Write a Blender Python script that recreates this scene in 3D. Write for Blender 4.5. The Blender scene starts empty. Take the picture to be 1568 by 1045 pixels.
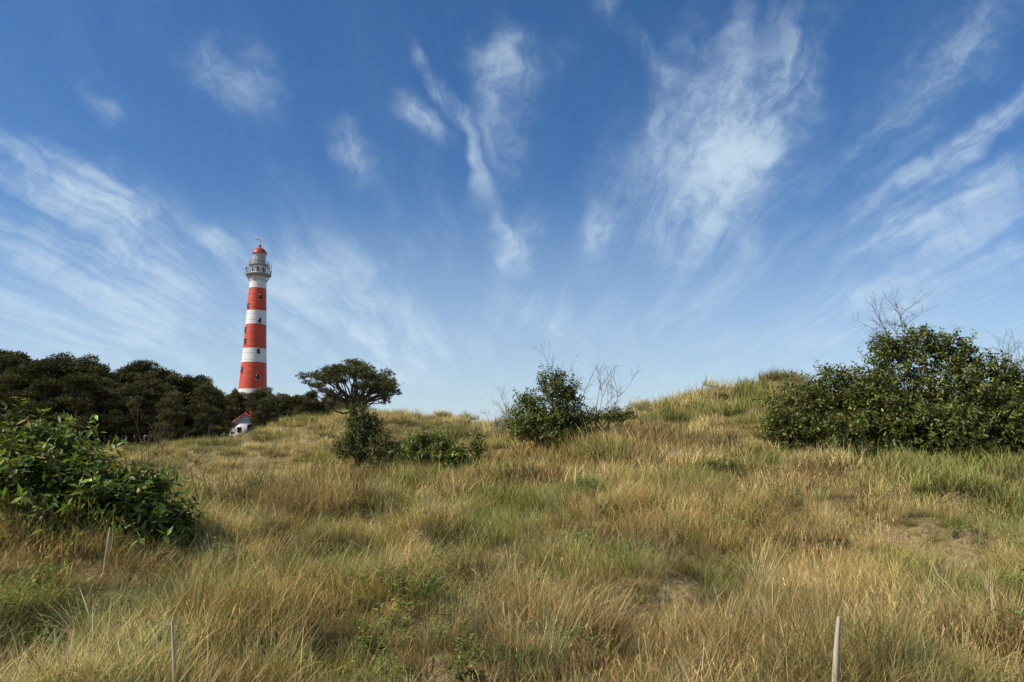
import bpy, math, numpy as np
from mathutils import Vector
R = np.random.default_rng(7)
scene = bpy.context.scene
scene.view_settings.view_transform='Standard'
scene.view_settings.look='None'
scene.view_settings.exposure=0

# ------------------------------------------------------------------ helpers
def vnoise(x,y,seed=0):
    x=np.asarray(x,float); y=np.asarray(y,float)
    ix=np.floor(x); iy=np.floor(y); fx=x-ix; fy=y-iy
    fx=fx*fx*(3-2*fx); fy=fy*fy*(3-2*fy)
    def h(a,b):
        v=np.sin(a*127.1+b*311.7+seed*74.7)*43758.5453
        return v-np.floor(v)
    return (h(ix,iy)*(1-fx)+h(ix+1,iy)*fx)*(1-fy)+(h(ix,iy+1)*(1-fx)+h(ix+1,iy+1)*fx)*fy
def fbm(x,y,seed=0,o=3):
    s=0;a=.5;t=0
    for i in range(o):
        s=s+a*vnoise(x*2**i,y*2**i,seed+i*13); t+=a; a*=.5
    return s/t
def sstep(a,b,x):
    t=np.clip((x-a)/(b-a),0,1); return t*t*(3-2*t)
def norm(v):
    return v/np.maximum(np.linalg.norm(v,axis=-1,keepdims=True),1e-9)

class MB:
    """mesh builder"""
    def __init__(s): s.v=[];s.c=[];s.f=[];s.m=[];s.n=0
    def add(s,verts,faces,col=(1,1,1),mat=0):
        verts=np.asarray(verts,float).reshape(-1,3); faces=np.asarray(faces,int)
        col=np.broadcast_to(np.asarray(col,float),(len(verts),3))
        s.v.append(verts); s.c.append(col); s.f.append(faces+s.n); s.m.append(np.full(len(faces),mat)); s.n+=len(verts)
    def mesh(s,name,mats,smooth=False):
        V=np.concatenate(s.v); C=np.concatenate(s.c)
        tot=np.concatenate([np.full(len(f),f.shape[1]) for f in s.f])
        idx=np.concatenate([f.ravel() for f in s.f])
        me=bpy.data.meshes.new(name)
        me.vertices.add(len(V)); me.vertices.foreach_set('co',V.ravel())
        me.loops.add(len(idx)); me.loops.foreach_set('vertex_index',idx)
        me.polygons.add(len(tot))
        st=np.concatenate([[0],np.cumsum(tot)[:-1]])
        me.polygons.foreach_set('loop_start',st)
        me.polygons.foreach_set('loop_total',tot)
        me.polygons.foreach_set('material_index',np.concatenate(s.m))
        if smooth: me.polygons.foreach_set('use_smooth',np.ones(len(tot),bool))
        me.update(calc_edges=True); me.validate()
        a=me.color_attributes.new('col','FLOAT_COLOR','POINT')
        a.data.foreach_set('color',np.concatenate([C,np.ones((len(C),1))],1).ravel())
        for m in mats: me.materials.append(m)
        return me
    def obj(s,name,mats,smooth=False,parent=None,loc=None):
        o=bpy.data.objects.new(name,s.mesh(name,mats,smooth)); scene.collection.objects.link(o)
        if parent: o.parent=parent
        if loc is not None: o.location=loc
        return o

def tube(mb,pts,rad,sides=6,col=(1,1,1),mat=0):
    pts=np.asarray(pts,float); k=len(pts); rad=np.broadcast_to(rad,(k,))
    T=norm(np.gradient(pts,axis=0))
    ref=np.array([0.31,0.2,0.93]) if abs(T[0,2])<.9 else np.array([1,0.1,0])
    A=norm(np.cross(T,ref)); B=np.cross(T,A)
    ang=np.arange(sides)/sides*2*np.pi
    ring=pts[:,None]+rad[:,None,None]*(np.cos(ang)[None,:,None]*A[:,None]+np.sin(ang)[None,:,None]*B[:,None])
    i=np.arange(k-1)[:,None]*sides; j=np.arange(sides)[None]; j2=(j+1)%sides
    F=np.stack([i+j,i+j2,i+sides+j2,i+sides+j],-1).reshape(-1,4)
    mb.add(ring.reshape(-1,3),F,col,mat)
    if sides>=4:
        mb.add(ring[-1],np.arange(sides)[None],col,mat)
def lathe(mb,prof,n=48,mat=0,col=(1,1,1),c=(0,0)):
    prof=np.asarray(prof,float); k=len(prof)
    a=np.arange(n)/n*2*np.pi
    V=np.stack([c[0]+prof[:,0,None]*np.cos(a),c[1]+prof[:,0,None]*np.sin(a),np.broadcast_to(prof[:,1,None],(k,n))],-1).reshape(-1,3)
    i=np.arange(k-1)[:,None]*n; j=np.arange(n)[None]; j2=(j+1)%n
    F=np.stack([i+j,i+j2,i+n+j2,i+n+j],-1).reshape(-1,4)
    mb.add(V,F,col,mat)
def box(mb,c,s,col=(1,1,1),mat=0,rotz=0):
    c=np.array(c,float); s=np.array(s,float)/2
    v=np.array([[x,y,z] for x in(-1,1) for y in(-1,1) for z in(-1,1)],float)*s
    cr,sr=math.cos(rotz),math.sin(rotz)
    v=np.stack([v[:,0]*cr-v[:,1]*sr,v[:,0]*sr+v[:,1]*cr,v[:,2]],1)+c
    mb.add(v,[[0,1,3,2],[4,6,7,5],[0,4,5,1],[2,3,7,6],[0,2,6,4],[1,5,7,3]],col,mat)
def empty(name,loc=(0,0,0)):
    o=bpy.data.objects.new(name,None); o.location=loc; scene.collection.objects.link(o); return o

# ------------------------------------------------------------------ materials
def newmat(name):
    m=bpy.data.materials.new(name); m.use_nodes=True; nt=m.node_tree
    for n in list(nt.nodes): nt.nodes.remove(n)
    return m,nt,nt.nodes,nt.links
def foliage_mat(name,trans=.3,rough=.6,spec=.25,instancer=False,tcol=(1.0,1.0,.6)):
    m,nt,N,L=newmat(name)
    out=N.new('ShaderNodeOutputMaterial'); at=N.new('ShaderNodeAttribute'); at.attribute_name='col'
    col=at.outputs['Color']
    if instancer:
        a2=N.new('ShaderNodeAttribute'); a2.attribute_type='INSTANCER'; a2.attribute_name='tint'
        mx=N.new('ShaderNodeMix'); mx.data_type='RGBA'; mx.blend_type='MULTIPLY'; mx.inputs[0].default_value=1
        L.new(col,mx.inputs[6]); L.new(a2.outputs['Color'],mx.inputs[7]); col=mx.outputs[2]
    if spec>0:
        p=N.new('ShaderNodeBsdfPrincipled'); L.new(col,p.inputs['Base Color'])
        p.inputs['Roughness'].default_value=rough; p.inputs['Specular IOR Level'].default_value=spec
    else:
        p=N.new('ShaderNodeBsdfDiffuse'); L.new(col,p.inputs['Color'])
    if trans<=0:
        L.new(p.outputs[0],out.inputs[0]); return m
    t=N.new('ShaderNodeBsdfTranslucent')
    tm=N.new('ShaderNodeVectorMath'); tm.operation='MULTIPLY'; tm.inputs[1].default_value=tcol
    L.new(col,tm.inputs[0]); L.new(tm.outputs[0],t.inputs['Color'])
    ms=N.new('ShaderNodeMixShader'); ms.inputs[0].default_value=trans
    L.new(p.outputs[0],ms.inputs[1]); L.new(t.outputs[0],ms.inputs[2]); L.new(ms.outputs[0],out.inputs[0])
    return m
def paint_mat(name,c,rough=.45,stain=.25,scale=1.5,metal=0,stretch=(1,1,.15),bump=.05):
    m,nt,N,L=newmat(name)
    out=N.new('ShaderNodeOutputMaterial'); p=N.new('ShaderNodeBsdfPrincipled'); L.new(p.outputs[0],out.inputs[0])
    tc=N.new('ShaderNodeTexCoord'); mp=N.new('ShaderNodeMapping'); mp.inputs['Scale'].default_value=stretch
    nz=N.new('ShaderNodeTexNoise'); nz.inputs['Scale'].default_value=scale; nz.inputs['Detail'].default_value=8
    L.new(tc.outputs['Object'],mp.inputs[0]); L.new(mp.outputs[0],nz.inputs['Vector'])
    cr=N.new('ShaderNodeValToRGB'); cr.color_ramp.elements[0].position=.3; cr.color_ramp.elements[1].position=.65
    d=tuple(x*(1-stain) for x in c)
    cr.color_ramp.elements[0].color=(*d,1); cr.color_ramp.elements[1].color=(*c,1)
    L.new(nz.outputs[0],cr.inputs[0]); L.new(cr.outputs[0],p.inputs['Base Color'])
    p.inputs['Roughness'].default_value=rough; p.inputs['Metallic'].default_value=metal
    b=N.new('ShaderNodeBump'); b.inputs['Strength'].default_value=bump; L.new(nz.outputs[0],b.inputs['Height']); L.new(b.outputs[0],p.inputs['Normal'])
    return m
M_grass=foliage_mat('grass_blades',.2,.6,0,True,(1,.95,.6))
M_leaf=foliage_mat('shrub_leaf',.25,.45,.3,False,(1.3,1.4,.4))
M_needle=foliage_mat('pine_needles',0,.6,0)
M_far=foliage_mat('far_pine_foliage',0,.7,0)
M_bark=foliage_mat('bark',0.0,.85,0)
M_wood=paint_mat('weathered_wood',(.58,.49,.36),.85,.35,9,0,(1,1,.1),.4)
M_red=paint_mat('red_paint',(.64,.075,.03),.5,.22)
M_domered=paint_mat('dome_red_paint',(.48,.05,.03),.5,.3)
M_white=paint_mat('white_paint',(.80,.78,.74),.5,.12)
M_grey=paint_mat('grey_iron',(.33,.33,.34),.5,.3)
M_dark=paint_mat('window_dark',(.03,.035,.04),.15,.3)
M_glass=paint_mat('lantern_glass',(.30,.34,.37),.1,.3)
M_roof=paint_mat('red_roof',(.50,.07,.035),.7,.3)

# ------------------------------------------------------------------ terrain
C=[]
def cp(a,*yz):
    for y,z in yz: C.append((a*y,y,z))
cp(-1.0,(6,-1.7),(10,-1.5),(20,-1.9),(36,-.8),(60,-.6),(90,0))
cp(-.75,(6,-1.7),(10,-1.4),(14,-1.6),(22,-2.0),(36,-.8),(60,-.6))
cp(-.58,(6,-1.72),(9,-1.4),(13,-1.5),(20,-2.2),(36,-.45),(50,-.8),(70,-.3))
cp(-.42,(5,-1.7),(8,-1.65),(12,-1.4),(15,-1.15),(20,-2.4),(29,-1.7),(38,.0),(50,-.8),(75,-.1))
cp(-.33,(37,.75),(27,-1.9),(16,-.9))
cp(-.25,(5,-1.75),(8,-1.65),(12,-1.3),(17,-.7),(22,-2.0),(30,-1.0),(40,1.5),(52,.3),(80,0))
cp(-.17,(17,-.65),(23,-1.7),(31,-.3),(40,1.85),(52,.3))
cp(-.1,(5,-1.75),(8,-1.6),(13,-1.25),(17.5,-.7),(22,-1.2),(31,.25),(39,1.6),(50,.3))
cp(-.05,(18,-.75),(24,-.5),(34,.7),(48,0))
cp(0,(5,-1.75),(8,-1.6),(13,-1.2),(18,-.72),(24,-.05),(32,.75),(45,-.2),(80,-.5))
cp(.1,(5,-1.75),(8,-1.6),(13,-1.05),(18,-.5),(24,.35),(28,.65),(40,0))
cp(.18,(13,-.85),(18,-.35),(23,.75),(27,1.05),(36,.5))
cp(.3,(5,-1.72),(8,-1.45),(12,-.85),(15,-.85),(18,-.25),(22,.85),(26,1.8),(34,1.1),(50,0))
cp(.38,(26,1.75),(18,-.1))
cp(.45,(5,-1.7),(8,-1.5),(12,-1.35),(17,-.35),(24,1.3),(32,1.5),(50,.2))
cp(.65,(6,-1.6),(8,-1.5),(12,-1.15),(17,-.4),(24,1.2),(32,1.4),(50,.2),(90,-.5))
cp(1.0,(6,-1.6),(12,-1.1),(17,-.3),(26,1.2),(50,.2))
C+= [(0,0,-1.65),(-4,0,-1.65),(4,0,-1.65),(0,-6,-1.9),(-12,-3,-1.8),(12,-3,-1.7),(0,-25,-2.2),(-40,0,-1.5),(40,0,-.5),(-30,-40,-2.5),(30,-40,-2.5)]
C+= [(-42,110,1.2),(-30,112,1.2),(-60,110,1.0),(-20,130,1.0),(-74,210,3),(-60,190,2.5),(0,130,-1),(60,130,-1),(0,220,-1),(100,220,-1),(-120,120,0),(-150,220,0)]
C=np.array(C)
def kern(d2): return np.sqrt(d2+4.0)
d2=((C[:,None,:2]-C[None,:,:2])**2).sum(-1)
K=kern(d2)+np.eye(len(C))*-0.02
zm=C[:,2].mean()
W=np.linalg.solve(K,C[:,2]-zm)
PATH=np.array([(5.8,12.6),(5.72,12),(5.55,10.3),(5.5,9.2)])
def pathdist(x,y):
    d=np.full(np.shape(x),1e9)
    for a,b in zip(PATH[:-1],PATH[1:]):
        ab=b-a; t=np.clip(((x-a[0])*ab[0]+(y-a[1])*ab[1])/(ab@ab),0,1)
        d=np.minimum(d,np.hypot(x-a[0]-t*ab[0],y-a[1]-t*ab[1]))
    return d+ (fbm(x*2.2,y*2.2,5)-.22)*.9
def H(x,y):
    x=np.asarray(x,float);y=np.asarray(y,float); sh=x.shape; xf=x.ravel();yf=y.ravel()
    z=np.empty(len(xf))
    for i in range(0,len(xf),20000):
        q=(xf[i:i+20000,None]-C[None,:,0])**2+(yf[i:i+20000,None]-C[None,:,1])**2
        z[i:i+20000]=kern(q)@W+zm
    z=z.reshape(sh); r=np.hypot(x,y)
    far=sstep(240,500,r); z=z*(1-far)+far*-3
    hum=(fbm(x*.35,y*.35,3)-.5)*.6+(np.maximum(fbm(x*.8,y*.8,9),.40)-.5)*1.15+(fbm(x*2.3,y*2.3,19,2)-.5)*.30
    z=z+(1-sstep(60,200,r))*hum*sstep(0,6,r)
    z=z+sstep(14,25,y)*(1-sstep(50,70,y))*(fbm(x*.6,y*.6,33)-.5)*.4
    pd=pathdist(x,y); z=z-.05*(1-sstep(.1,.7,pd))
    return z
nr=380; nth=560
rr=np.concatenate([[0.3],np.geomspace(.8,4000,nr-1)])
th=np.arange(nth)/nth*2*np.pi
th=th+0.6*np.sin(th)*-1
X=rr[:,None]*np.sin(th)[None]; Y=rr[:,None]*np.cos(th)[None]
Z=H(X,Y)
pd=pathdist(X,Y)
V=np.stack([X,Y,Z],-1).reshape(-1,3)
i=np.arange(nr-1)[:,None]*nth; j=np.arange(nth)[None]; j2=(j+1)%nth
F=np.stack([i+j,i+nth+j,i+nth+j2,i+j2],-1).reshape(-1,4)
m,nt,N,L=newmat('dune_ground')
out=N.new('ShaderNodeOutputMaterial'); p=N.new('ShaderNodeBsdfPrincipled'); p.inputs['Roughness'].default_value=.95; p.inputs['Specular IOR Level'].default_value=.1
g=N.new('ShaderNodeNewGeometry'); n1=N.new('ShaderNodeTexNoise'); n1.inputs['Scale'].default_value=.8; n1.inputs['Detail'].default_value=9; n1.inputs['Roughness'].default_value=.7
n2=N.new('ShaderNodeTexNoise'); n2.inputs['Scale'].default_value=22; n2.inputs['Detail'].default_value=6; n2.inputs['Roughness'].default_value=.75
L.new(g.outputs['Position'],n1.inputs['Vector']); L.new(g.outputs['Position'],n2.inputs['Vector'])
c1=N.new('ShaderNodeValToRGB'); e=c1.color_ramp.elements; e[0].position=.35; e[0].color=(.17,.14,.055,1); e[1].position=.65; e[1].color=(.42,.32,.15,1)
L.new(n1.outputs[0],c1.inputs[0])
mr=N.new('ShaderNodeMapRange'); mr.inputs[1].default_value=.35; mr.inputs[2].default_value=.62; mr.inputs[3].default_value=.35; mr.inputs[4].default_value=1.25; L.new(n2.outputs[0],mr.inputs[0])
at=N.new('ShaderNodeAttribute'); at.attribute_name='col'
mx=N.new('ShaderNodeMix'); mx.data_type='RGBA'; L.new(at.outputs['Fac'],mx.inputs[0]); L.new(c1.outputs[0],mx.inputs[6]); mx.inputs[7].default_value=(.44,.30,.155,1)
vs=N.new('ShaderNodeVectorMath'); vs.operation='SCALE'; L.new(mx.outputs[2],vs.inputs[0]); L.new(mr.outputs[0],vs.inputs['Scale'])
L.new(vs.outputs[0],p.inputs['Base Color'])
b=N.new('ShaderNodeBump'); b.inputs['Strength'].default_value=.8; b.inputs['Distance'].default_value=.08; L.new(n2.outputs[0],b.inputs['Height']); L.new(b.outputs[0],p.inputs['Normal'])
L.new(p.outputs[0],out.inputs[0]); M_ground=m
mb=MB(); pm=(1-sstep(.25,.7,pd)).reshape(-1,1)
mb.add(V,F,np.repeat(pm,3,1))
ground=mb.obj('ground',[M_ground],True)

# ------------------------------------------------------------------ grass prototypes
def blades(mb,base,az,ln,lean,curve,wid,col,seg=4,tip=0.0,mat=0):
    n=len(az); t=np.linspace(0,1,seg+1)
    ang=lean[:,None]+curve[:,None]*t[None]
    dl=ln[:,None]/seg
    hx=np.concatenate([np.zeros((n,1)),np.cumsum(np.sin(ang[:,:-1])*dl,1)],1)
    hz=np.concatenate([np.zeros((n,1)),np.cumsum(np.cos(ang[:,:-1])*dl,1)],1)
    P=np.stack([base[:,0,None]+hx*np.cos(az)[:,None],base[:,1,None]+hx*np.sin(az)[:,None],base[:,2,None]+hz],-1)
    tw=az+np.pi/2+R.normal(0,.7,n)
    S=np.stack([np.cos(tw),np.sin(tw),np.zeros(n)],-1)
    w=wid[:,None]*((1-t)**.7*(1-tip)+tip)[None]*.5
    V=np.stack([P-S[:,None]*w[...,None],P+S[:,None]*w[...,None]],2)
    o=(np.arange(n)*(seg+1)*2)[:,None]; k=(np.arange(seg)*2)[None]
    F=np.stack([o+k,o+k+1,o+k+3,o+k+2],-1).reshape(-1,4)
    cc=col[:,None,None,:]*(np.linspace(.40,1.20,seg+1)[None,:,None,None])  # depth shading painted into the blade colour: roots darkened, tips lightened
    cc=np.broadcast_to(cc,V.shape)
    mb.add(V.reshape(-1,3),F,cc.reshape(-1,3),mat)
    return P
def leafs(mb,P,Ld,S,ln,wd,col,mat=0):
    n=len(P); Ld=norm(Ld); S=norm(S-(S*Ld).sum(-1,keepdims=True)*Ld); Nn=np.cross(Ld,S)
    ln=ln[:,None]; wd=wd[:,None]
    V=np.stack([P,P+Ld*ln*.45+S*wd*.5,P+Ld*ln*.45-S*wd*.5,P+Ld*ln-Nn*ln*.12*np.sign(Nn[:,2:3]),P+Ld*ln*.5-Nn*wd*.22*np.sign(Nn[:,2:3])],1)
    o=(np.arange(n)*5)[:,None]
    F=np.concatenate([o+np.array([[0,1,4]]),o+np.array([[0,4,2]]),o+np.array([[1,3,4]]),o+np.array([[4,3,2]])])
    mb.add(V.reshape(-1,3),F,np.repeat(col,5,0),mat)
def rnd_disc(n,r):
    a=R.uniform(0,2*np.pi,n); q=r*np.sqrt(R.uniform(0,1,n)); return np.stack([q*np.cos(a),q*np.sin(a),np.zeros(n)-.03],-1)
def colvar(n,base,v=.35,hue=.10):
    k=R.normal(1,v,(n,1)).clip(.3,1.9); return (np.array(base)[None]*k*(1+R.normal(0,hue,(n,3)))).clip(.01,1.6)
protos=[]
pc=bpy.data.collections.new('grass_tufts')
def reg(mb,mats):
    k=len(protos); o=bpy.data.objects.new('grass_tuft_%02d'%k,mb.mesh('grass_tuft_%02d'%k,mats)); pc.objects.link(o); protos.append(o); return k
T_short=[];T_mar=[];T_seed=[];T_herb=[];T_twig=[];T_far=[]
for k in range(5):
    mb=MB(); n=380; wind=R.uniform(0,6.28)
    az_=np.where(R.uniform(0,1,n)<.5,wind+R.normal(0,.7,n),R.uniform(0,6.28,n))
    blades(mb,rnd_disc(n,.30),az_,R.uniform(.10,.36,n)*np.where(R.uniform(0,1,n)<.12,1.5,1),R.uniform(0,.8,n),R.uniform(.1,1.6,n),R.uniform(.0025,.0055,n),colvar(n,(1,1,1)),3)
    T_short.append(reg(mb,[M_grass]))
for k in range(4):
    mb=MB(); n=110
    bp=rnd_disc(n,.10); az=np.arctan2(bp[:,1],bp[:,0])+R.normal(0,.9,n)
    blades(mb,bp,az,R.uniform(.25,.66,n),R.uniform(.02,.75,n),R.uniform(.1,1.5,n),R.uniform(.0025,.0055,n),colvar(n,(1,.98,.92)),5)
    T_mar.append(reg(mb,[M_grass]))
for k in range(3):
    mb=MB(); n=34
    bp=rnd_disc(n,.25); c=colvar(n,(1.0,.95,.8))
    P=blades(mb,bp,R.uniform(0,6.28,n),R.uniform(.25,.52,n),R.uniform(0,.35,n),R.uniform(0,.6,n),np.full(n,.002),c,4,.8)
    tip=P[:,-1]; d=norm(P[:,-1]-P[:,-3])
    for q in range(3):
        rdir=R.normal(0,1,(n,3)); leafs(mb,tip-d*(.02*q),d+rdir*.15,rdir,R.uniform(.03,.06,n),R.uniform(.003,.006,n),c*np.array([1.05,.95,.8]))
    T_seed.append(reg(mb,[M_grass]))
for k in range(3):
    mb=MB(); n=18
    P=blades(mb,rnd_disc(n,.16),R.uniform(0,6.28,n),R.uniform(.08,.28,n),R.uniform(0,.6,n),R.uniform(0,.7,n),np.full(n,.004),colvar(n,(.8,.9,.8)),5,.7)
    for j in range(1,6):
        for q in range(2):
            a=R.uniform(0,6.28,n); d=np.stack([np.cos(a),np.sin(a),R.uniform(-.1,.7,n)],-1); s=np.stack([-np.sin(a),np.cos(a),R.normal(0,.3,n)],-1)
            leafs(mb,P[:,j],d,s,R.uniform(.03,.06,n),R.uniform(.015,.03,n),colvar(n,(1,1,1),.2))
    T_herb.append(reg(mb,[M_grass]))
for k in range(2):
    mb=MB(); n=44
    P=blades(mb,rnd_disc(n,.22),R.uniform(0,6.28,n),R.uniform(.1,.34,n),R.uniform(0,.7,n),R.uniform(-.4,.8,n),np.full(n,.003),colvar(n,(1,1,1)),5,.6)
    for j in range(2,6):
        a=R.uniform(0,6.28,n); d=np.stack([np.cos(a),np.sin(a),R.uniform(0,1,n)],-1); s=np.stack([-np.sin(a),np.cos(a),R.normal(0,.3,n)],-1)
        leafs(mb,P[:,j],d,s,R.uniform(.010,.022,n),R.uniform(.004,.008,n),colvar(n,(1,1,1),.3))
    T_twig.append(reg(mb,[M_grass]))
for k in range(4):
    mb=MB(); n=260
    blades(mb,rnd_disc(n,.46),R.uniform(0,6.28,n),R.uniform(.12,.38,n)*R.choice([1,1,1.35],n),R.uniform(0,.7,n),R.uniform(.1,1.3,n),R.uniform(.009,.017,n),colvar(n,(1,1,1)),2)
    T_far.append(reg(mb,[M_grass]))

# scatter
def wedge(n,r0,r1,amax=50,p=1.0):
    # low-discrepancy in polar cells so there are no accidental bald spots
    u=(R.permutation(n)+R.uniform(0,1,n))/n; r=(r0**(2*p)+u*(r1**(2*p)-r0**(2*p)))**(1/(2*p))
    g_=(np.argsort(np.argsort(u))*0.61803398875+R.uniform(0,.02,n))%1.0
    a=np.radians(-amax+2*amax*g_); return r*np.sin(a)+R.normal(0,.06,n),r*np.cos(a)+R.normal(0,.06,n)
pts=[]
def scat(n,r0,r1,kind,mask=None,amax=46,smin=.75,smax=1.3,p=1.0,pk=(.05,.55),clump=False):
    x,y=wedge(n,r0,r1,amax,p); pdd=pathdist(x,y)
    keep=pdd>R.uniform(pk[0],pk[1],n)
    if mask is not None: keep&=R.uniform(0,1,n)<mask(x,y)
    x,y,pdd=x[keep],y[keep],pdd[keep]; s=R.uniform(smin,smax,len(x))*(.5+.5*sstep(.3,1.4,pdd))
    if clump: s=s*(.62+.72*sstep(.36,.62,fbm(x*1.3,y*1.3,61)))
    pts.append((x,y,R.choice(kind,len(x)),s,np.full(len(x),kind[0])))
patA=lambda x,y: fbm(x*.55,y*.4,21)
patB=lambda x,y: fbm(x*.5,y*.6,51)
scat(2650,2.0,15,T_short,lambda x,y:.75+.25*(fbm(x*1.2,y*1.2,8)>.45),smin=.7,smax=1.2,clump=True)
scat(460,2.0,7.5,T_short,None,smin=.6,smax=1.1,clump=True)
scat(1000,2.5,15,T_mar,lambda x,y:sstep(.44,.58,patA(x,y))*.9+.14,smin=.5,smax=1.1)
scat(60,3.0,7,T_mar,None,smin=.8,smax=1.2)
scat(900,2.0,16,T_seed,lambda x,y:sstep(.35,.6,1-patA(x,y)))
scat(2300,2.5,15,T_herb,lambda x,y:sstep(.50,.60,patB(x,y)),smin=.7,smax=1.3)
scat(600,2.5,17,T_twig,lambda x,y:sstep(.45,.62,1-patB(x,y))*.7,smin=.6,smax=1.1)
scat(3700,13.5,32,T_far,None,44,.7,1.15,clump=True)
scat(800,14,32,T_mar,lambda x,y:sstep(.48,.62,patA(x,y)),44,.6,1.1)
scat(3600,31,62,T_far,None,42,.8,1.4)
scat(1000,62,140,T_far,None,44,1.2,2.2)
x=np.concatenate([q[0] for q in pts]); y=np.concatenate([q[1] for q in pts]); idx=np.concatenate([q[2] for q in pts]); sc=np.concatenate([q[3] for q in pts])
n=len(x); z=H(x,y)
straw=np.array((.80,.66,.29)); gold=np.array((.66,.49,.19)); olive=np.array((.32,.33,.09)); green=np.array((.17,.23,.06)); brown=np.array((.37,.25,.12)); pale=np.array((.88,.77,.46)); sage=np.array((.44,.47,.21))
f1=sstep(.35,.65,fbm(x*.30,y*.22,71))[:,None]; f2=sstep(.43,.60,fbm(x*.9,y*.7,81))[:,None]; f3=sstep(.53,.70,fbm(x*.5,y*.5,91))[:,None]
tint=straw*(1-f1)+gold*f1
tint=tint*(1-.85*f2)+olive*.85*f2
tint=tint*(1-.55*f3)+brown*.55*f3
rs=(sstep(5.5,8,x)*(1-sstep(20,24,y)))[:,None]*.5
tint=tint*(1-rs)+(olive*.85)*rs
ism=np.isin(idx,T_mar); ish=np.isin(idx,T_herb); isw=np.isin(idx,T_twig); iss=np.isin(idx,T_seed)
pick=R.uniform(0,1,(n,1))
tint=np.where(ism[:,None],np.where(pick<.45,sage,np.where(pick<.85,pale*.85,olive)),tint)
tint=np.where(ish[:,None],green*(.8+.5*pick),tint)
tint=np.where(isw[:,None],np.where(pick<.6,brown,olive*.9),tint)
tint=np.where(iss[:,None],tint*.5+pale*.4,tint)
ld=(sstep(26,32,y)*(1-sstep(60,80,y)))[:,None]; f4=sstep(.45,.6,fbm(x*.45,y*.9,101))[:,None]
tint=tint*(1-ld)+ld*((straw*.85+gold*.15)*(1-.75*f4)+olive*.75*f4)
tint=tint*R.normal(1,.2,(n,1)).clip(.5,1.4)
me=bpy.data.meshes.new('grass'); me.vertices.add(n); me.vertices.foreach_set('co',np.stack([x,y,z-.01],-1).ravel())
rot=np.stack([R.normal(0,.14,n),R.normal(0,.14,n),R.uniform(0,6.28,n)],-1)
a=me.attributes.new('rot','FLOAT_VECTOR','POINT'); a.data.foreach_set('vector',rot.ravel())
a=me.attributes.new('tint','FLOAT_VECTOR','POINT'); a.data.foreach_set('vector',tint.ravel())
a=me.attributes.new('scl','FLOAT','POINT'); a.data.foreach_set('value',sc)
a=me.attributes.new('pidx','INT','POINT'); a.data.foreach_set('value',idx.astype(np.int32))
grass=bpy.data.objects.new('grass',me); scene.collection.objects.link(grass)
ng=bpy.data.node_groups.new('scatter','GeometryNodeTree')
ng.interface.new_socket('Geometry',in_out='INPUT',socket_type='NodeSocketGeometry'); ng.interface.new_socket('Geometry',in_out='OUTPUT',socket_type='NodeSocketGeometry')
gi=ng.nodes.new('NodeGroupInput'); go=ng.nodes.new('NodeGroupOutput')
ci=ng.nodes.new('GeometryNodeCollectionInfo'); ci.inputs['Collection'].default_value=pc; ci.inputs['Separate Children'].default_value=True; ci.inputs['Reset Children'].default_value=True
iop=ng.nodes.new('GeometryNodeInstanceOnPoints'); iop.inputs['Pick Instance'].default_value=True
def na(nm,dt):
    q=ng.nodes.new('GeometryNodeInputNamedAttribute'); q.data_type=dt; q.inputs['Name'].default_value=nm
    return [o for o in q.outputs if o.enabled and o.name=='Attribute'][0]
ng.links.new(gi.outputs[0],iop.inputs['Points']); ng.links.new(ci.outputs[0],iop.inputs['Instance'])
ng.links.new(na('pidx','INT'),iop.inputs['Instance Index']); ng.links.new(na('rot','FLOAT_VECTOR'),iop.inputs['Rotation']); ng.links.new(na('scl','FLOAT'),iop.inputs['Scale'])
ng.links.new(iop.outputs[0],go.inputs[0])
md=grass.modifiers.new('scatter','NODES'); md.node_group=ng

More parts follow.
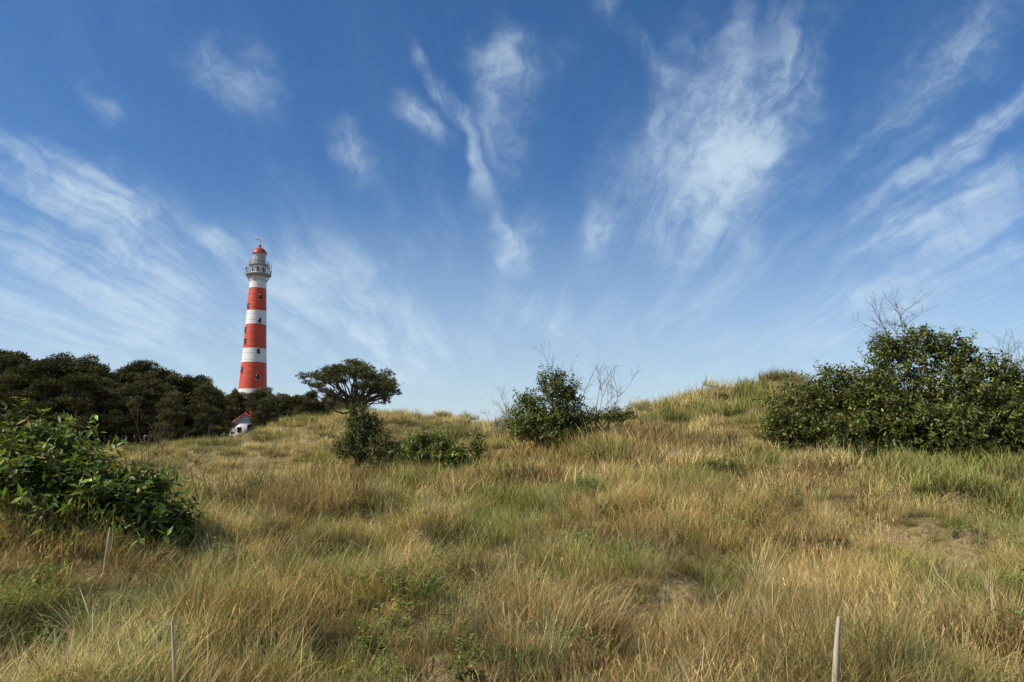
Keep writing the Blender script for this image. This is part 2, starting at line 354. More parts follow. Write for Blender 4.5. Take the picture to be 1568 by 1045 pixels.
# ------------------------------------------------------------------ shrubs
UP=np.array([0,0,1.])
def curve_pts(a,b,k=6,bend=.15,sag=0):
    a=np.array(a,float);b=np.array(b,float); t=np.linspace(0,1,k)[:,None]; L_=np.linalg.norm(b-a)
    off=R.normal(0,bend*L_,3); P=a+(b-a)*t+np.sin(np.pi*t)*off+R.normal(0,.02*L_,(k,3))*np.sin(np.pi*t)
    P[:,2]+=(np.sin(np.pi*t)*sag*L_)[:,0]; return P
def shrub(name,loc,lobes,dens=55,leaf=.1,lw=.36,shoot=.38,base=(.075,.10,.028),nbr=12,outer=.25,m=11,wild=.12):
    """lobes: (x,y,z,rx,ry,rz) relative to loc (ground)"""
    root=empty(name,loc); mb=MB(); lf=MB()
    lobes=np.array(lobes,float)
    for i in range(nbr):
        lo=lobes[R.integers(len(lobes))]; tgt=lo[:3]+R.normal(0,.45,3)*lo[3:]
        st=np.array([tgt[0]*.35+R.normal(0,.1),tgt[1]*.35+R.normal(0,.1),-.15])
        tube(mb,curve_pts(st,tgt,6,.1),np.linspace(.03,.008,6),5,(.12,.09,.06))
    for lo in lobes:
        area=4*np.pi*((lo[3]*lo[4])**1.6/3+(lo[3]*lo[5])**1.6/3+(lo[4]*lo[5])**1.6/3)**(1/1.6)
        ns=int(area*dens)
        d=norm(R.normal(0,1,(ns,3))); d=d[(d[:,2]>-.75)]; ns=len(d)
        rad=1-np.abs(R.normal(0,outer,ns)); rad+= (R.uniform(0,1,ns)<wild)*R.uniform(.05,.4,ns)
        lump=.66+.62*vnoise(d[:,0]*2.5+lo[0]*3+9,d[:,1]*2.5+d[:,2]*3+lo[2]*3,int(abs(lo[0]*7))+3)
        S0=lo[:3]+d*lo[3:]*(rad*lump).clip(.1,1.5)[:,None]
        D=norm(d*.8+UP*.55+R.normal(0,.45,(ns,3)))
        ln=R.uniform(.5,1.2,ns)*shoot
        start=S0-D*ln[:,None]*.6
        t=(np.arange(m)+.5)/m
        bendv=R.normal(0,.12,(ns,3)); bendv[:,2]-=.12
        P=start[:,None]+D[:,None]*(ln[:,None]*t)[...,None]+bendv[:,None]*(ln[:,None]*t**2)[...,None]
        w=.004; Sd=norm(np.cross(D,R.normal(0,1,(ns,3))))*w
        Vv=np.stack([P[:,0]-Sd,P[:,0]+Sd,P[:,-1]+Sd*.4,P[:,-1]-Sd*.4],1)
        mb.add(Vv.reshape(-1,3),np.arange(ns*4).reshape(-1,4),(.10,.08,.04))
        A=norm(np.cross(D,UP+R.normal(0,.1,(ns,3)))); B=np.cross(D,A)
        ph=R.uniform(0,6.28,(ns,1))+np.arange(m)[None]*2.4
        rd=np.cos(ph)[...,None]*A[:,None]+np.sin(ph)[...,None]*B[:,None]
        Ld=norm(D[:,None]*.55+rd*.9+np.array([0,0,-.25])+R.normal(0,.25,(ns,m,3)))
        Sv=np.cross(Ld,UP+R.normal(0,.5,(ns,m,3)))
        N_=ns*m
        depth_tone=(t[None]*.8+.55)*(.35+.7*np.clip(rad,0,1.25))[:,None]*R.normal(1,.2,(ns,m)).clip(.5,1.6)*(R.normal(1,.25,(ns,1)).clip(.5,1.7))  # lighter towards shoot tips; inner leaves darkened, shade inside the bush painted in
        col=np.array(base)*depth_tone[...,None]*(1+R.normal(0,.1,(ns,m,3)))
        yel=(R.uniform(0,1,(ns,m))<.03)[...,None]; col=np.where(yel,np.array((.34,.25,.06)),col)
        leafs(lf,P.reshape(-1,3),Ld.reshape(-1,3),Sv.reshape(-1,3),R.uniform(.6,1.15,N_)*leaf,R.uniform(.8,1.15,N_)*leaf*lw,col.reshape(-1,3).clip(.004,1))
    mb.obj('branches',[M_bark],False,root); lf.obj('leaves',[M_leaf],False,root)
    return root
def gz(x,y): return float(H(np.array([x]),np.array([y]))[0])
def at(x,y,dz=0): return (x,y,gz(x,y)+dz)
G1=(.135,.17,.038); G2=(.125,.145,.038); G3=(.085,.10,.033)
shrub('leafy_shrub',(-5.65,9.4,-1.5),[(-1.6,.3,.85,.9,.9,.9),(-.7,0,1.0,.85,.9,.85),(.05,-.1,.9,.7,.8,.75),(.7,-.1,.7,.6,.6,.6),(1.25,-.1,.55,.48,.5,.48),(-.3,-.4,.35,1.0,.6,.45),(-1.3,-.5,.35,.9,.6,.5),(.5,-.4,.3,.7,.5,.4),(-.4,.1,1.4,.5,.5,.40),(.95,.2,.95,.32,.35,.32)],dens=48,leaf=.14,lw=.38,shoot=.40,nbr=16,base=G1,wild=.2)
def L_(u,zc,rx,rz,dy=0,ry=None): return (u,dy,zc,rx,ry or rx*.9,rz)
shrub('leafy_shrub',(9.6,18,-.25),[L_(-2.4,1.1,.8,.75,.3),L_(-2.9,.7,.6,.55),L_(-1.5,1.65,.75,.65,.4),L_(-.8,1.3,.9,.8,-.2),L_(.0,2.0,.8,.75,.3),L_(.7,2.85,.6,.45,.4),L_(-.2,2.7,.45,.4,.5),L_(1.3,2.6,.55,.5,.2),L_(1.0,1.3,1.0,.9,-.5),L_(2.0,1.9,.75,.7,.1),L_(2.8,1.5,.8,.75,.3),L_(2.1,.7,1.1,.7,-.7),L_(.1,.6,1.2,.7,-.7),L_(-1.5,.5,1.0,.6,-.6),L_(3.7,1.4,.9,.8,.2),L_(3.4,.5,1.1,.6,-.8)],dens=46,leaf=.125,lw=.42,shoot=.45,nbr=50,base=G2,wild=.3)
shrub('leafy_shrub',(14.4,17.5,-.2),[L_(-.8,1.0,1.1,.95),L_(.4,1.4,1.2,1.1),L_(1.6,1.0,1.0,.9),L_(0,.5,1.4,.6,-.6)],dens=28,leaf=.14,shoot=.5,base=G2)
shrub('leafy_shrub',at(1.2,22,.1),[L_(-.65,.6,.6,.55),L_(0,.9,.75,.7),L_(.6,.65,.55,.5),L_(.1,1.65,.45,.42),L_(-.15,.35,.95,.4,-.4),L_(-.8,1.15,.28,.32),L_(.55,1.4,.32,.32)],dens=42,leaf=.13,lw=.4,shoot=.5,nbr=18,base=(.12,.145,.042),wild=.35)
shrub('leafy_shrub',at(2.9,23.2,.15),[L_(-.3,.35,.25,.22),L_(.3,.4,.35,.22),L_(.75,.45,.2,.16)],dens=40,leaf=.12,shoot=.35,nbr=8,base=G2)
shrub('leafy_shrub',at(-5.5,28,.35),[L_(-.5,.5,.8,.6),L_(.4,.5,.9,.6),L_(-.3,1.2,.6,.6),L_(-.3,1.8,.45,.45),L_(.2,1.35,.5,.5),L_(1.2,.35,.5,.4)],dens=34,leaf=.13,shoot=.45,nbr=14,base=G3,wild=.25)
shrub('leafy_shrub',at(-1.9,19.3,.15),[L_(-.6,.55,.45,.45),L_(0,.6,.55,.5),L_(.5,.45,.45,.4),L_(-.45,.95,.3,.3),L_(1.0,.7,.18,.5)],dens=40,leaf=.125,lw=.4,shoot=.38,nbr=12,base=G1,wild=.3)
shrub('leafy_shrub',at(-3.4,23,.4),[L_(0,.5,.6,.5),L_(-.7,.4,.5,.4),L_(.6,.4,.5,.4)],dens=32,leaf=.13,shoot=.36,base=G3)
shrub('low_shrub',at(4.15,15.2,.05),[L_(0,.3,.45,.28),L_(.3,.35,.25,.25),L_(-.35,.25,.3,.22)],dens=46,leaf=.09,shoot=.28,nbr=8,base=G2)
shrub('low_shrub',at(10.2,12.6,-.05),[L_(-.5,.3,.7,.3),L_(.4,.3,.7,.35),L_(1.4,.35,.8,.35)],dens=30,leaf=.07,shoot=.24,nbr=10,base=(.13,.11,.045))

# bare twiggy shrubs
def bare(name,loc,h,n,spread=.5,r=.012,col=(.16,.12,.09)):
    mb=MB()
    def grow(p,d,l,rad,depth):
        k=5; P=[np.array(p)]; dd=np.array(d)
        for q in range(k-1):
            dd=norm(dd+R.normal(0,.12,3)+UP*.06); P.append(P[-1]+dd*l/(k-1))
        tube(mb,P,np.linspace(rad,rad*.5,k),3,col)
        if depth>0:
            for q in range(R.integers(3,6)):
                s=R.integers(1,k); nd=norm(dd+R.normal(0,.55,3)); grow(P[s],nd,l*R.uniform(.4,.7),rad*.55,depth-1)
    for i in range(n):
        grow(R.normal(0,.08,3)*np.array([1,1,0]),norm(np.array([R.normal(0,spread),R.normal(0,spread),1])),h*R.uniform(.5,.75),r,3)
    return mb.obj(name,[M_bark],False,None,loc)
bare('bare_shrub',at(2.5,22.4,.1),1.8,6,.5,.015)
bare('bare_shrub',at(1.4,22.6,.5),2.2,3,.15,.014)
bare('bare_shrub',at(-.35,25,.25),1.4,7,.35,.014,(.24,.20,.17))
bare('bare_shrub',at(-1.5,23,.5),1.6,3,.2,.012)
bare('bare_shrub',at(9.9,18.6,2.0),1.7,5,.35,.012)
bare('bare_shrub',at(12.6,18.4,1.4),1.8,6,.4,.013)
bare('bare_shrub',at(-5.7,11.6,.3),1.5,4,.35,.010,(.13,.10,.07))
bare('bare_shrub',at(-4.9,12.4,.1),1.3,4,.4,.009,(.15,.12,.09))

# ------------------------------------------------------------------ umbrella pine
def needles(mb,P,n,ln,w,base,up=.35):
    c=np.repeat(P,n,0); d=norm(R.normal(0,1,(len(c),3))+UP*up); l=R.uniform(.6,1.2,len(c))[:,None]*ln
    s=norm(np.cross(d,R.normal(0,1,(len(c),3))))*w
    V=np.stack([c-s,c+s,c+d*l],1); col=np.array(base)*np.repeat(R.normal(1,.35,(len(P),1)).clip(.35,2),n,0)*R.normal(1,.15,(len(c),1))
    mb.add(V.reshape(-1,3),np.arange(len(V)*3).reshape(-1,3),np.repeat(col,3,0).clip(.004,1))
px,py=-6.45,30; pz=gz(px,py); root=empty('umbrella_pine_tree',(px,py,pz))
br=MB(); nd=MB()
fork=np.array([.1,0,1.7-pz])
tube(br,curve_pts((0.1,0,-.2),fork,7,.04),np.linspace(.13,.09,7),8,(.12,.09,.065))
lob=[(-1.55,2.8,.32,.20),(-1.2,2.98,.34,.2),(-.85,3.12,.36,.18),(-.4,3.28,.38,.18),(0.05,3.38,.38,.18),(.5,3.25,.36,.2),(.9,3.05,.36,.2),(1.3,2.85,.34,.2),(1.62,2.62,.30,.18),(-.6,2.85,.35,.15),(.1,3.0,.4,.15),(.7,2.75,.38,.15),(1.1,2.45,.36,.16),(1.45,2.25,.32,.16),(.75,2.2,.30,.13),(-1.5,2.5,.30,.12),(-1.1,2.35,.25,.10),(.35,2.5,.28,.12),(1.72,2.35,.22,.12),(-1.75,2.65,.18,.12),(1.2,1.95,.25,.1)]
for lx,lz,rx,rz in lob:
    for dy in ([-.85,-.1,.75] if lz>2.6 else [R.uniform(-.7,0),R.uniform(0,.7)]):
        c=np.array([lx*R.uniform(.85,1.05)+R.normal(0,.08),dy*R.uniform(.7,1.2),lz-pz+R.normal(0,.08)-.12*abs(dy)])
        tube(br,curve_pts(fork+R.normal(0,.04,3),c,7,.09,-.04),np.linspace(.045,.014,7),5,(.11,.08,.06))
        for q in range(4):
            tube(br,curve_pts(c-np.array([0,0,.1]),c+R.normal(0,.6,3)*np.array([rx,rx,rz]),4,.1),np.linspace(.014,.006,4),3,(.09,.065,.05))
        k=int(680*rx*rx*R.uniform(.55,1.1))
        d=norm(R.normal(0,1,(k,3))); rad=R.uniform(.1,1.1,(k,1))**.6
        P=c+d*rad*np.array([rx,rx,rz])*1.05; P=P[(P[:,2]>c[2]-.6*rz)]
        needles(nd,P,13,.12,.008,(.135,.14,.045))
br.obj('trunk_and_limbs',[M_bark],True,root); nd.obj('needle_clumps',[M_needle],False,root)

# ------------------------------------------------------------------ pine forest (mass)
def far_pine(k):
    mb=MB(); h=10.
    tx=R.normal(0,.35); top=np.array([tx,R.normal(0,.3),h*.85])
    tube(mb,curve_pts((0,0,-.6),top,8,.03),np.linspace(.2,.06,8),6,(.14,.10,.08),0)
    nl=R.integers(26,34)
    for i in range(nl):
        t=R.uniform(0,1)**.8; prof=(.55+.45*np.sin(np.pi*min(1,t*.85+.22)))*(1-.35*t)
        a=R.uniform(0,6.28); q=R.uniform(.35,1)*2.5*prof
        c=np.array([tx*t+q*math.cos(a),q*math.sin(a),h*(.27+.66*t)])
        s=np.array([tx*t,0,c[2]-.6-.3*q]); tube(mb,curve_pts(s,c,4,.06),np.linspace(.07,.03,4),4,(.10,.075,.055),0)
        rx=R.uniform(.6,1.05)*(1-.25*t); rz=R.uniform(.4,.7)
        nn=330; d=norm(R.normal(0,1,(nn,3))); d[:,2]=np.abs(d[:,2])*np.where(R.uniform(0,1,nn)<.72,1,-.7)
        lump=.65+.7*vnoise(d[:,0]*3+i,d[:,1]*3+d[:,2]*2,i)
        P=c+d*np.array([rx,rx,rz])*(R.uniform(.5,1.1,nn)*lump)[:,None]
        Ld=norm(d+R.normal(0,.6,(nn,3))+UP*.5); Sv=R.normal(0,1,(nn,3))
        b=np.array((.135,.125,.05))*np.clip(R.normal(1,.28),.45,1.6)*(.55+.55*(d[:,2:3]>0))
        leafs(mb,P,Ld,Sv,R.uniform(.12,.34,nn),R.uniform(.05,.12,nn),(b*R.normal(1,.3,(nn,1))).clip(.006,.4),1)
    return mb.mesh('pine_%d'%k,[M_bark,M_far])
fp=[far_pine(k) for k in range(6)]
forest=empty('pine_forest')
def tree(x,y,h,k=None,wd=1):
    o=bpy.data.objects.new('pine',fp[R.integers(len(fp)) if k is None else k]); s=h/10.2
    o.location=(x,y,gz(x,y)-.1); o.scale=(s*R.uniform(.95,1.3)*wd,s*R.uniform(.95,1.3)*wd,s); o.rotation_euler=(0,0,R.uniform(0,6.28)); scene.collection.objects.link(o); o.parent=forest
ka=[-1.1,-.74,-.69,-.66,-.63,-.60,-.54,-.50,-.46,-.43,-.41,-.395]; kt=[.13,.127,.135,.122,.122,.120,.110,.110,.107,.099,.089,.070]
for yy,ns,dl in ((66,34,-.014),(70,38,0),(75,38,.0),(81,34,-.006)):
    for a_ in np.linspace(-1.05,-.402,ns):
        a2=a_+R.normal(0,.007); t=np.interp(a2,ka,kt)+dl+.003+R.normal(0,.0065)
        X_=a2*yy; h=t*yy-gz(X_,yy); tree(X_,yy+R.normal(0,1.2),max(h,4),wd=1.05)
kb=[-.42,-.40,-.37,-.33,-.30,-.27,-.24,-.20]; kt2=[.068,.074,.080,.077,.074,.073,.074,.064]
for yy,ns in ((104,22),(113,22),(120,22),(128,20)):
    for a_ in np.linspace(-.43,-.205,ns):
        a2=a_+R.normal(0,.004); t=np.interp(a2,kb,kt2)+R.normal(0,.0035)-(.006 if yy<110 else 0)
        if yy<116 and abs(a2+.362)<.017: continue
        X_=a2*yy; h=t*yy-gz(X_,yy); tree(X_,yy+R.normal(0,1.2),max(h,4),wd=.95)
mb=MB()
for i in range(190):
    yy=R.uniform(78,92); a_=R.uniform(-1.1,-.40); X_=a_*yy; c=np.array([X_,yy,gz(X_,yy)+R.uniform(.3,3.4)])
    nn=160; d=norm(R.normal(0,1,(nn,3))); P=c+d*np.array([2.2,1.5,1.3])*R.uniform(.4,1.05,(nn,1))
    leafs(mb,P,norm(d+UP*.4),R.normal(0,1,(nn,3)),R.uniform(.2,.5,nn),R.uniform(.12,.25,nn),(np.array((.06,.06,.026))*R.normal(1,.25,(nn,1))).clip(.004,.2))
mb.obj('undergrowth',[M_far],False,forest)

# ------------------------------------------------------------------ small house
hx,hy=-40.2,112; hz=gz(hx,hy)+.35; hr=empty('cottage',(hx,hy,hz)); hr.scale=(1.15,1.15,1.15); hr.rotation_euler=(0,0,math.radians(18))
mb=MB(); box(mb,(0,0,.65),(3.0,4,2.3)); mb.add([(-1.5,-1.99,1.8),(1.5,-1.99,1.8),(0,-1.99,3.0),(-1.5,1.99,1.8),(1.5,1.99,1.8),(0,1.99,3.0)],[[0,1,2],[3,5,4]]); mb.obj('walls',[M_white],False,hr)
mb=MB()
for sgn in(-1,1):
    a_=np.array([(sgn*1.8,-2.3,1.62),(sgn*1.8,2.3,1.62),(0,2.3,3.1),(0,-2.3,3.1)]); b_=a_+np.array([0,0,.15])
    mb.add(np.concatenate([a_,b_]),[[0,1,2,3],[4,5,6,7],[0,1,5,4],[1,2,6,5],[2,3,7,6],[3,0,4,7]])
mb.obj('roof',[M_roof],False,hr)
mb=MB(); box(mb,(-.6,-2.02,1.0),(.6,.06,.7)); box(mb,(.7,-2.02,.9),(.7,.06,1.6)); box(mb,(-1.52,.6,1.0),(.06,.8,.8)); mb.obj('window_and_door',[M_dark],False,hr)
mb=MB(); box(mb,(.7,.8,3.1),(.4,.4,1.0)); mb.obj('chimney',[M_roof],False,hr)
mb=MB(); box(mb,(-.6,-2.06,.6),(.75,.1,.07)); mb.obj('window_sill',[M_white],False,hr)

# ------------------------------------------------------------------ lighthouse
lx,ly=-73.7,210; lzb=gz(lx,ly); lh=empty('lighthouse',(lx,ly,0))
def rad(z): return np.interp(z,[0,16,30,46,49],[4.75,3.9,3.12,2.38,2.28])
bands=[(lzb-1,4.5,'r'),(4.5,13.0,'r'),(13.0,16.7,'w'),(16.7,24.3,'r'),(24.3,28.3,'w'),(28.3,35.3,'r'),(35.3,39.3,'w'),(39.3,45.9,'r'),(45.9,49.4,'w')]
mb=MB()
for z0_,z1_,c in bands:
    zz=np.linspace(z0_,z1_,6); lathe(mb,np.stack([rad(zz),zz],-1),64,0 if c=='r' else 1)
zz=np.arange(lzb+1.2,49,1.9)
for q in zz:
    rq=rad(q); c=[b for b in bands if b[0]<=q<b[1]][0][2]
    lathe(mb,[(rq-.02,q-.05),(rq+.05,q-.04),(rq+.05,q+.04),(rq-.02,q+.05)],64,0 if c=='r' else 1)
mb.obj('tower',[M_red,M_white],True,lh)
cam_az=math.atan2(-ly,-lx)
mb=MB(); fr=MB()
for zc,da in ((43.0,.32),(36.2,.32),(27.3,.30),(20.0,.30),(40.5,-1.15),(33.5,-1.2),(30.2,-1.05),(22.0,-1.1),(12,.3),(43.2,2.4),(33,2.6),(24,2.8)):
    a_=cam_az+da; r_=rad(zc); c=np.array([math.cos(a_)*(r_+.0),math.sin(a_)*(r_+.0),zc])
    box(mb,c,(.3,.8,1.2),rotz=a_)
    box(fr,c+np.array([math.cos(a_)*.08,math.sin(a_)*.08,.73]),(.34,1.1,.14),rotz=a_)
    box(fr,c+np.array([math.cos(a_)*.08,math.sin(a_)*.08,-.69]),(.34,1.1,.12),rotz=a_)
mb.obj('windows',[M_dark],False,lh); fr.obj('window_hoods',[M_grey],False,lh)
mb=MB(); a_=cam_az; box(mb,(math.cos(a_)*4.5,math.sin(a_)*4.5,lzb+1.2),(.6,1.4,2.6),rotz=a_); mb.obj('door',[M_dark],False,lh)
def ring(mb,r,z,t=.05,n=40): 
    a=np.linspace(0,2*np.pi,n+1); tube(mb,np.stack([r*np.cos(a),r*np.sin(a),np.full(n+1,z)],-1),t,5)
gal=MB()
lathe(gal,[(2.2,49.3),(3.5,49.85),(3.6,49.9),(3.6,50.12),(1.5,50.14)],48)
for k in range(20):
    a=k/20*2*np.pi; c,s=math.cos(a),math.sin(a)
    tube(gal,[(2.3*c,2.3*s,47.9),(2.75*c,2.75*s,48.7),(3.45*c,3.45*s,49.85)],.08,5)
    tube(gal,[(3.5*c,3.5*s,50.1),(3.5*c,3.5*s,51.45)],.05,4)
for zz_ in (50.5,50.85,51.15,51.45): ring(gal,3.5,zz_,.04)
lathe(gal,[(2.0,52.5),(2.85,52.75),(2.9,52.9),(1.4,52.92)],40)
for k in range(16):
    a=k/16*2*np.pi; c,s=math.cos(a),math.sin(a)
    tube(gal,[(2.8*c,2.8*s,52.9),(2.8*c,2.8*s,53.95)],.045,4)
    tube(gal,[(3.45*c,3.45*s,50.2),(2.7*c,2.7*s,52.7)],.05,4)
for zz_ in (53.3,53.65,53.95): ring(gal,2.8,zz_,.035)
gal.obj('gallery',[M_grey],False,lh)
mb=MB(); lathe(mb,[(2.05,50.1),(2.05,52.6)],32); mb.obj('service_room',[M_white],True,lh)
mb=MB()
for k in range(8):
    a=k/8*2*np.pi+.2; box(mb,(2.05*math.cos(a),2.05*math.sin(a),51.4),(.12,.7,1.2),rotz=a)
mb.obj('service_windows',[M_dark],False,lh)
mb=MB(); lathe(mb,[(1.72,52.9),(1.72,56.2)],24); mb.obj('lantern_glazing',[M_glass],True,lh)
mb=MB()
for k in range(12):
    a=k/12*2*np.pi; a2=(k+1)/12*2*np.pi
    for q0,q1,z0_,z1_ in ((a,a,52.9,56.2),(a,a2,53.0,54.6),(a2,a,53.0,54.6),(a,a2,54.6,56.2),(a2,a,54.6,56.2)):
        tube(mb,[(1.8*math.cos(q0),1.8*math.sin(q0),z0_),(1.8*math.cos(q1),1.8*math.sin(q1),z1_)],.06,4)
ring(mb,1.82,54.6,.07); ring(mb,1.84,53.0,.1); ring(mb,1.88,56.2,.12)
mb.obj('lantern_frame',[M_white],False,lh)
mb=MB(); lathe(mb,[(1.0,56.15),(2.1,56.2),(2.1,56.4),(1.85,57.0),(1.4,57.6),(.75,58.05),(.32,58.2),(.32,58.6),(.42,58.75),(.3,59.0),(.0,59.1)],36); mb.obj('dome',[M_domered],True,lh)
mb=MB(); tube(mb,[(0,0,59),(0,0,60.6)],.07,5); tube(mb,[(-1.1,.2,60.9),(1.1,-.2,59.7)],.11,5); box(mb,(-1.0,.2,60.85),(.6,.06,.6)); mb.obj('wind_vane',[M_grey],False,lh)
mb=MB()
for a_,r_,z1_ in ((2.6,3.5,53.8),(3.6,3.5,53.2),(-.5,3.5,53.4),(.4,3.5,54.0),(-1.9,3.55,53.0)):
    tube(mb,[(r_*math.cos(a_),r_*math.sin(a_),50.1),(r_*math.cos(a_),r_*math.sin(a_),z1_)],.06,4)
box(mb,(3.5*math.cos(3.4),3.5*math.sin(3.4),51.9),(.5,.5,.9)); box(mb,(3.5*math.cos(-.3),3.5*math.sin(-.3),52.0),(.4,.4,.8))
mb.obj('antennas',[M_grey],False,lh)

# ------------------------------------------------------------------ stakes
def stake(x,y,topz,lean,r,name='wooden_stake'):
    g0=gz(x,y); h=topz-g0
    P=np.array([(-lean*1.0-.0,0,-.3),(-lean*.6,0,h*.3),(-lean*.25,0,h*.7),(0,0,h)]); P[1:3]+=R.normal(0,.004,(2,3))
    mb=MB(); tube(mb,P,[r*1.05,r,r*.9,r*.55],7); mb.obj(name,[M_wood],False,None,(x,y,g0))
stake(1.95,4.6,-.99,.10,.020); stake(-2.2,5.0,-1.10,-.09,.013); stake(-4.45,8.4,-.86,.03,.014)

# ------------------------------------------------------------------ sun + sky
az=math.radians(-108); el=math.radians(42)
S=Vector((math.sin(az)*math.cos(el),math.cos(az)*math.cos(el),math.sin(el)))
sd=bpy.data.lights.new('sun','SUN'); sd.energy=5.0; sd.angle=math.radians(.5); sd.color=(1,.93,.80)
so=bpy.data.objects.new('sun',sd); so.rotation_euler=S.to_track_quat('Z','Y').to_euler(); scene.collection.objects.link(so)
w=bpy.data.worlds.new('World'); scene.world=w; w.use_nodes=True; nt=w.node_tree; N=nt.nodes; L=nt.links
try: w.cycles.sampling_method='NONE'
except Exception as ex: print(ex)
for q in list(N): N.remove(q)
out=N.new('ShaderNodeOutputWorld'); bg=N.new('ShaderNodeBackground'); bg.inputs[1].default_value=.09; L.new(bg.outputs[0],out.inputs[0])
sky=N.new('ShaderNodeTexSky'); sky.sky_type='NISHITA'; sky.sun_disc=False; sky.sun_elevation=el; sky.sun_rotation=az; sky.air_density=1.0; sky.dust_density=.4; sky.ozone_density=2.2
def mth(op,a,b=None,c=None,clamp=False):
    q=N.new('ShaderNodeMath'); q.operation=op; q.use_clamp=clamp
    for i_,v in enumerate((a,b,c)):
        if v is None: continue
        if isinstance(v,(int,float)): q.inputs[i_].default_value=v
        else: L.new(v,q.inputs[i_])
    return q.outputs[0]
def vm(op,a,b,o=0):
    q=N.new('ShaderNodeVectorMath'); q.operation=op
    for i_,v in enumerate((a,b)):
        if isinstance(v,tuple): q.inputs[i_].default_value=v
        else: L.new(v,q.inputs[i_])
    return q.outputs['Value'] if op=='DOT_PRODUCT' else q.outputs[0]
tc=N.new('ShaderNodeTexCoord'); sp=N.new('ShaderNodeSeparateXYZ'); L.new(tc.outputs['Generated'],sp.inputs[0])
yy=mth('MAXIMUM',mth('ABSOLUTE',sp.outputs[1]),.08); qx=mth('DIVIDE',sp.outputs[0],yy); qz=mth('DIVIDE',sp.outputs[2],yy)
zc=mth('MAXIMUM',mth('ADD',sp.outputs[2],.08),.03)
cx=N.new('ShaderNodeCombineXYZ'); L.new(qx,cx.inputs[0]); L.new(qz,cx.inputs[1]); cx.inputs[2].default_value=1
pl=N.new('ShaderNodeCombineXYZ'); L.new(mth('DIVIDE',sp.outputs[0],zc),pl.inputs[0]); L.new(mth('DIVIDE',yy,zc),pl.inputs[1])
def noise(vec,scale,detail,rough=.6,map_=None,dist=0):
    if map_: vec=vm('MULTIPLY',vec,map_)
    q=N.new('ShaderNodeTexNoise'); q.noise_dimensions='2D'; q.inputs['Scale'].default_value=scale; q.inputs['Detail'].default_value=detail; q.inputs['Roughness'].default_value=rough; q.inputs['Distortion'].default_value=dist
    L.new(vec,q.inputs['Vector']); return q
wn=noise(cx.outputs[0],5,3,.68)
wv=vm('SUBTRACT',wn.outputs['Color'],(.5,.5,.5))
wa=vm('ADD',cx.outputs[0],vm('MULTIPLY',wv,(.09,.09,0)))
pw=vm('ADD',pl.outputs[0],vm('MULTIPLY',wv,(.20,.8,0)))
# cirrus bands: x0,y0,x1,y1,width,density in (x/y, z/y) of the view-independent sky direction
strokes=[(-.88,.51,-.26,.20,.018,.42),(-.86,.43,-.34,.24,.016,.36),(-.82,.36,-.36,.17,.045,.24),(-.80,.25,-.30,.13,.05,.42),(-.44,.30,-.08,.09,.045,.42),
(-.62,.53,-.55,.43,.010,.22),(-.48,.60,-.31,.43,.026,.22),(-.26,.49,-.20,.35,.014,.34),
(-.160,.585,-.036,.45,.009,.58),(-.058,.52,-.037,.32,.008,.60),(-.042,.37,.025,.20,.007,.48),(-.075,.575,.095,.558,.030,.44),
(.0,.62,.008,.32,.024,.26),(-.19,.495,-.065,.448,.014,.36),(.018,.36,.006,.23,.012,.36),(.14,.37,.080,.25,.015,.30),
(-.01,.17,.10,.187,.026,.60),(.20,.08,.33,.70,.075,.28),(.16,.15,.56,.78,.022,.26),(.39,.25,.86,.59,.012,.50),(.37,.22,.86,.47,.018,.40),
(.33,.25,.84,.76,.024,.26),(.27,.16,.45,.76,.022,.28),(.40,.19,.86,.37,.040,.26),(.06,.74,.30,.43,.012,.20),(.3,.12,.70,.24,.03,.28),
(.24,.14,.36,.76,.014,.26),(-.30,.14,.0,.12,.03,.3)]
tot=None
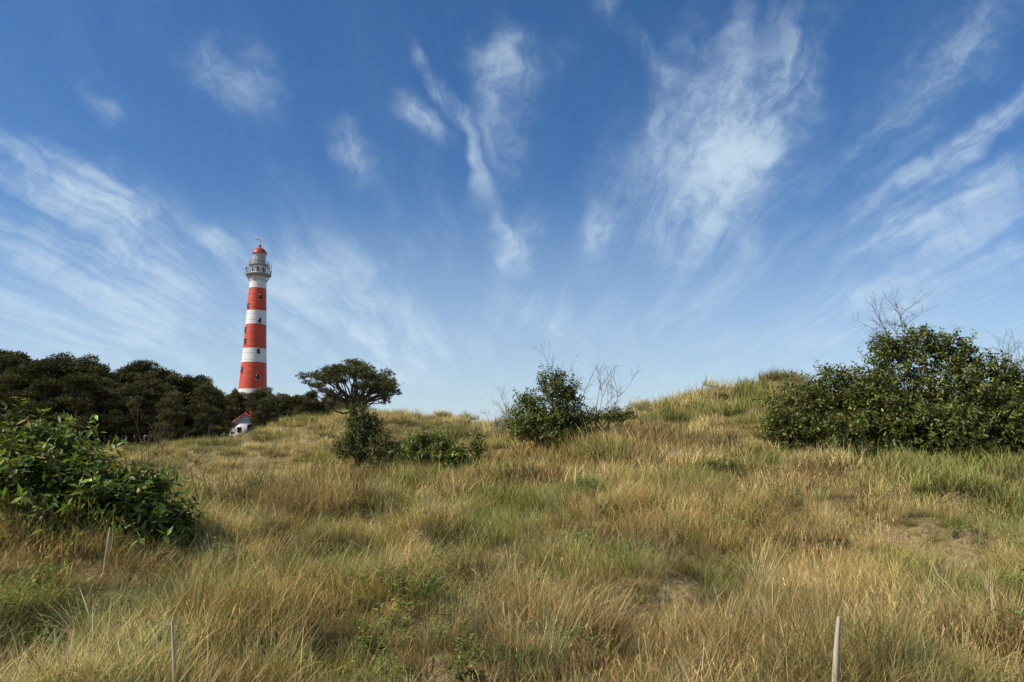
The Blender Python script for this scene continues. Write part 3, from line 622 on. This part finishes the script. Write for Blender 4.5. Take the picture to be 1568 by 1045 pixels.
for x0,y0,x1,y1,wd,I in strokes:
    mx_,my_=(x0+x1)/2,(y0+y1)/2; ln=math.hypot(x1-x0,y1-y0); dx,dy=(x1-x0)/ln,(y1-y0)/ln; a=ln/2*1.08; b=wd*2.8
    u=vm('DOT_PRODUCT',wa,(dx/a,dy/a,-(mx_*dx+my_*dy)/a)); v=vm('DOT_PRODUCT',wa,(-dy/b,dx/b,(mx_*dy-my_*dx)/b))
    r2=mth('MULTIPLY_ADD',v,v,mth('MULTIPLY',u,u)); g=mth('SUBTRACT',1.0,r2,clamp=True); g=mth('MULTIPLY',mth('MULTIPLY',g,g),g)
    tot=mth('MULTIPLY_ADD',g,I*1.3,tot if tot is not None else 0.0)
fib=noise(pw,1.0,5,.66,(5.2,.75,1),0); fib2=noise(wa,11,4,.72)
def mrange(v,a,b,c,d):
    q=N.new('ShaderNodeMapRange'); q.interpolation_type='SMOOTHSTEP'; L.new(v,q.inputs[0])
    for i_,t in enumerate((a,b,c,d)): q.inputs[i_+1].default_value=t
    return q.outputs[0]
f=mth('MULTIPLY',mrange(fib.outputs[0],.28,.74,.15,1.7),mrange(fib2.outputs[0],.30,.70,.35,1.3))
dens=mth('MULTIPLY',tot,f)
dens=mth('MULTIPLY_ADD',mrange(qz,.1,.5,.18,.025),mrange(fib.outputs[0],.38,.75,0,1.0),dens)
haze=mrange(qz,-.05,.40,.78,0)
dens=mth('ADD',dens,haze)
dens=mth('SUBTRACT',1.0,mth('EXPONENT',mth('MULTIPLY',dens,-1.0)))
mx=N.new('ShaderNodeMix'); mx.data_type='RGBA'; L.new(dens,mx.inputs[0])
hs=N.new('ShaderNodeHueSaturation'); hs.inputs['Saturation'].default_value=1.27; hs.inputs['Value'].default_value=1.10; L.new(sky.outputs[0],hs.inputs['Color'])
L.new(vm('MULTIPLY',hs.outputs[0],(1.06,1.06,1.18)),mx.inputs[6]); mx.inputs[7].default_value=(6.8,8.5,10.0,1)
L.new(mx.outputs[2],bg.inputs[0])

# ------------------------------------------------------------------ camera
cd=bpy.data.cameras.new('camera'); cd.lens=26; cd.sensor_width=36; cd.clip_start=.05; cd.clip_end=8000
co=bpy.data.objects.new('camera',cd); co.location=(0,0,0); co.rotation_euler=(math.radians(98.3),0,0); scene.collection.objects.link(co); scene.camera=co
print('GRASS INSTANCES',n,'cam ground',gz(0,0))
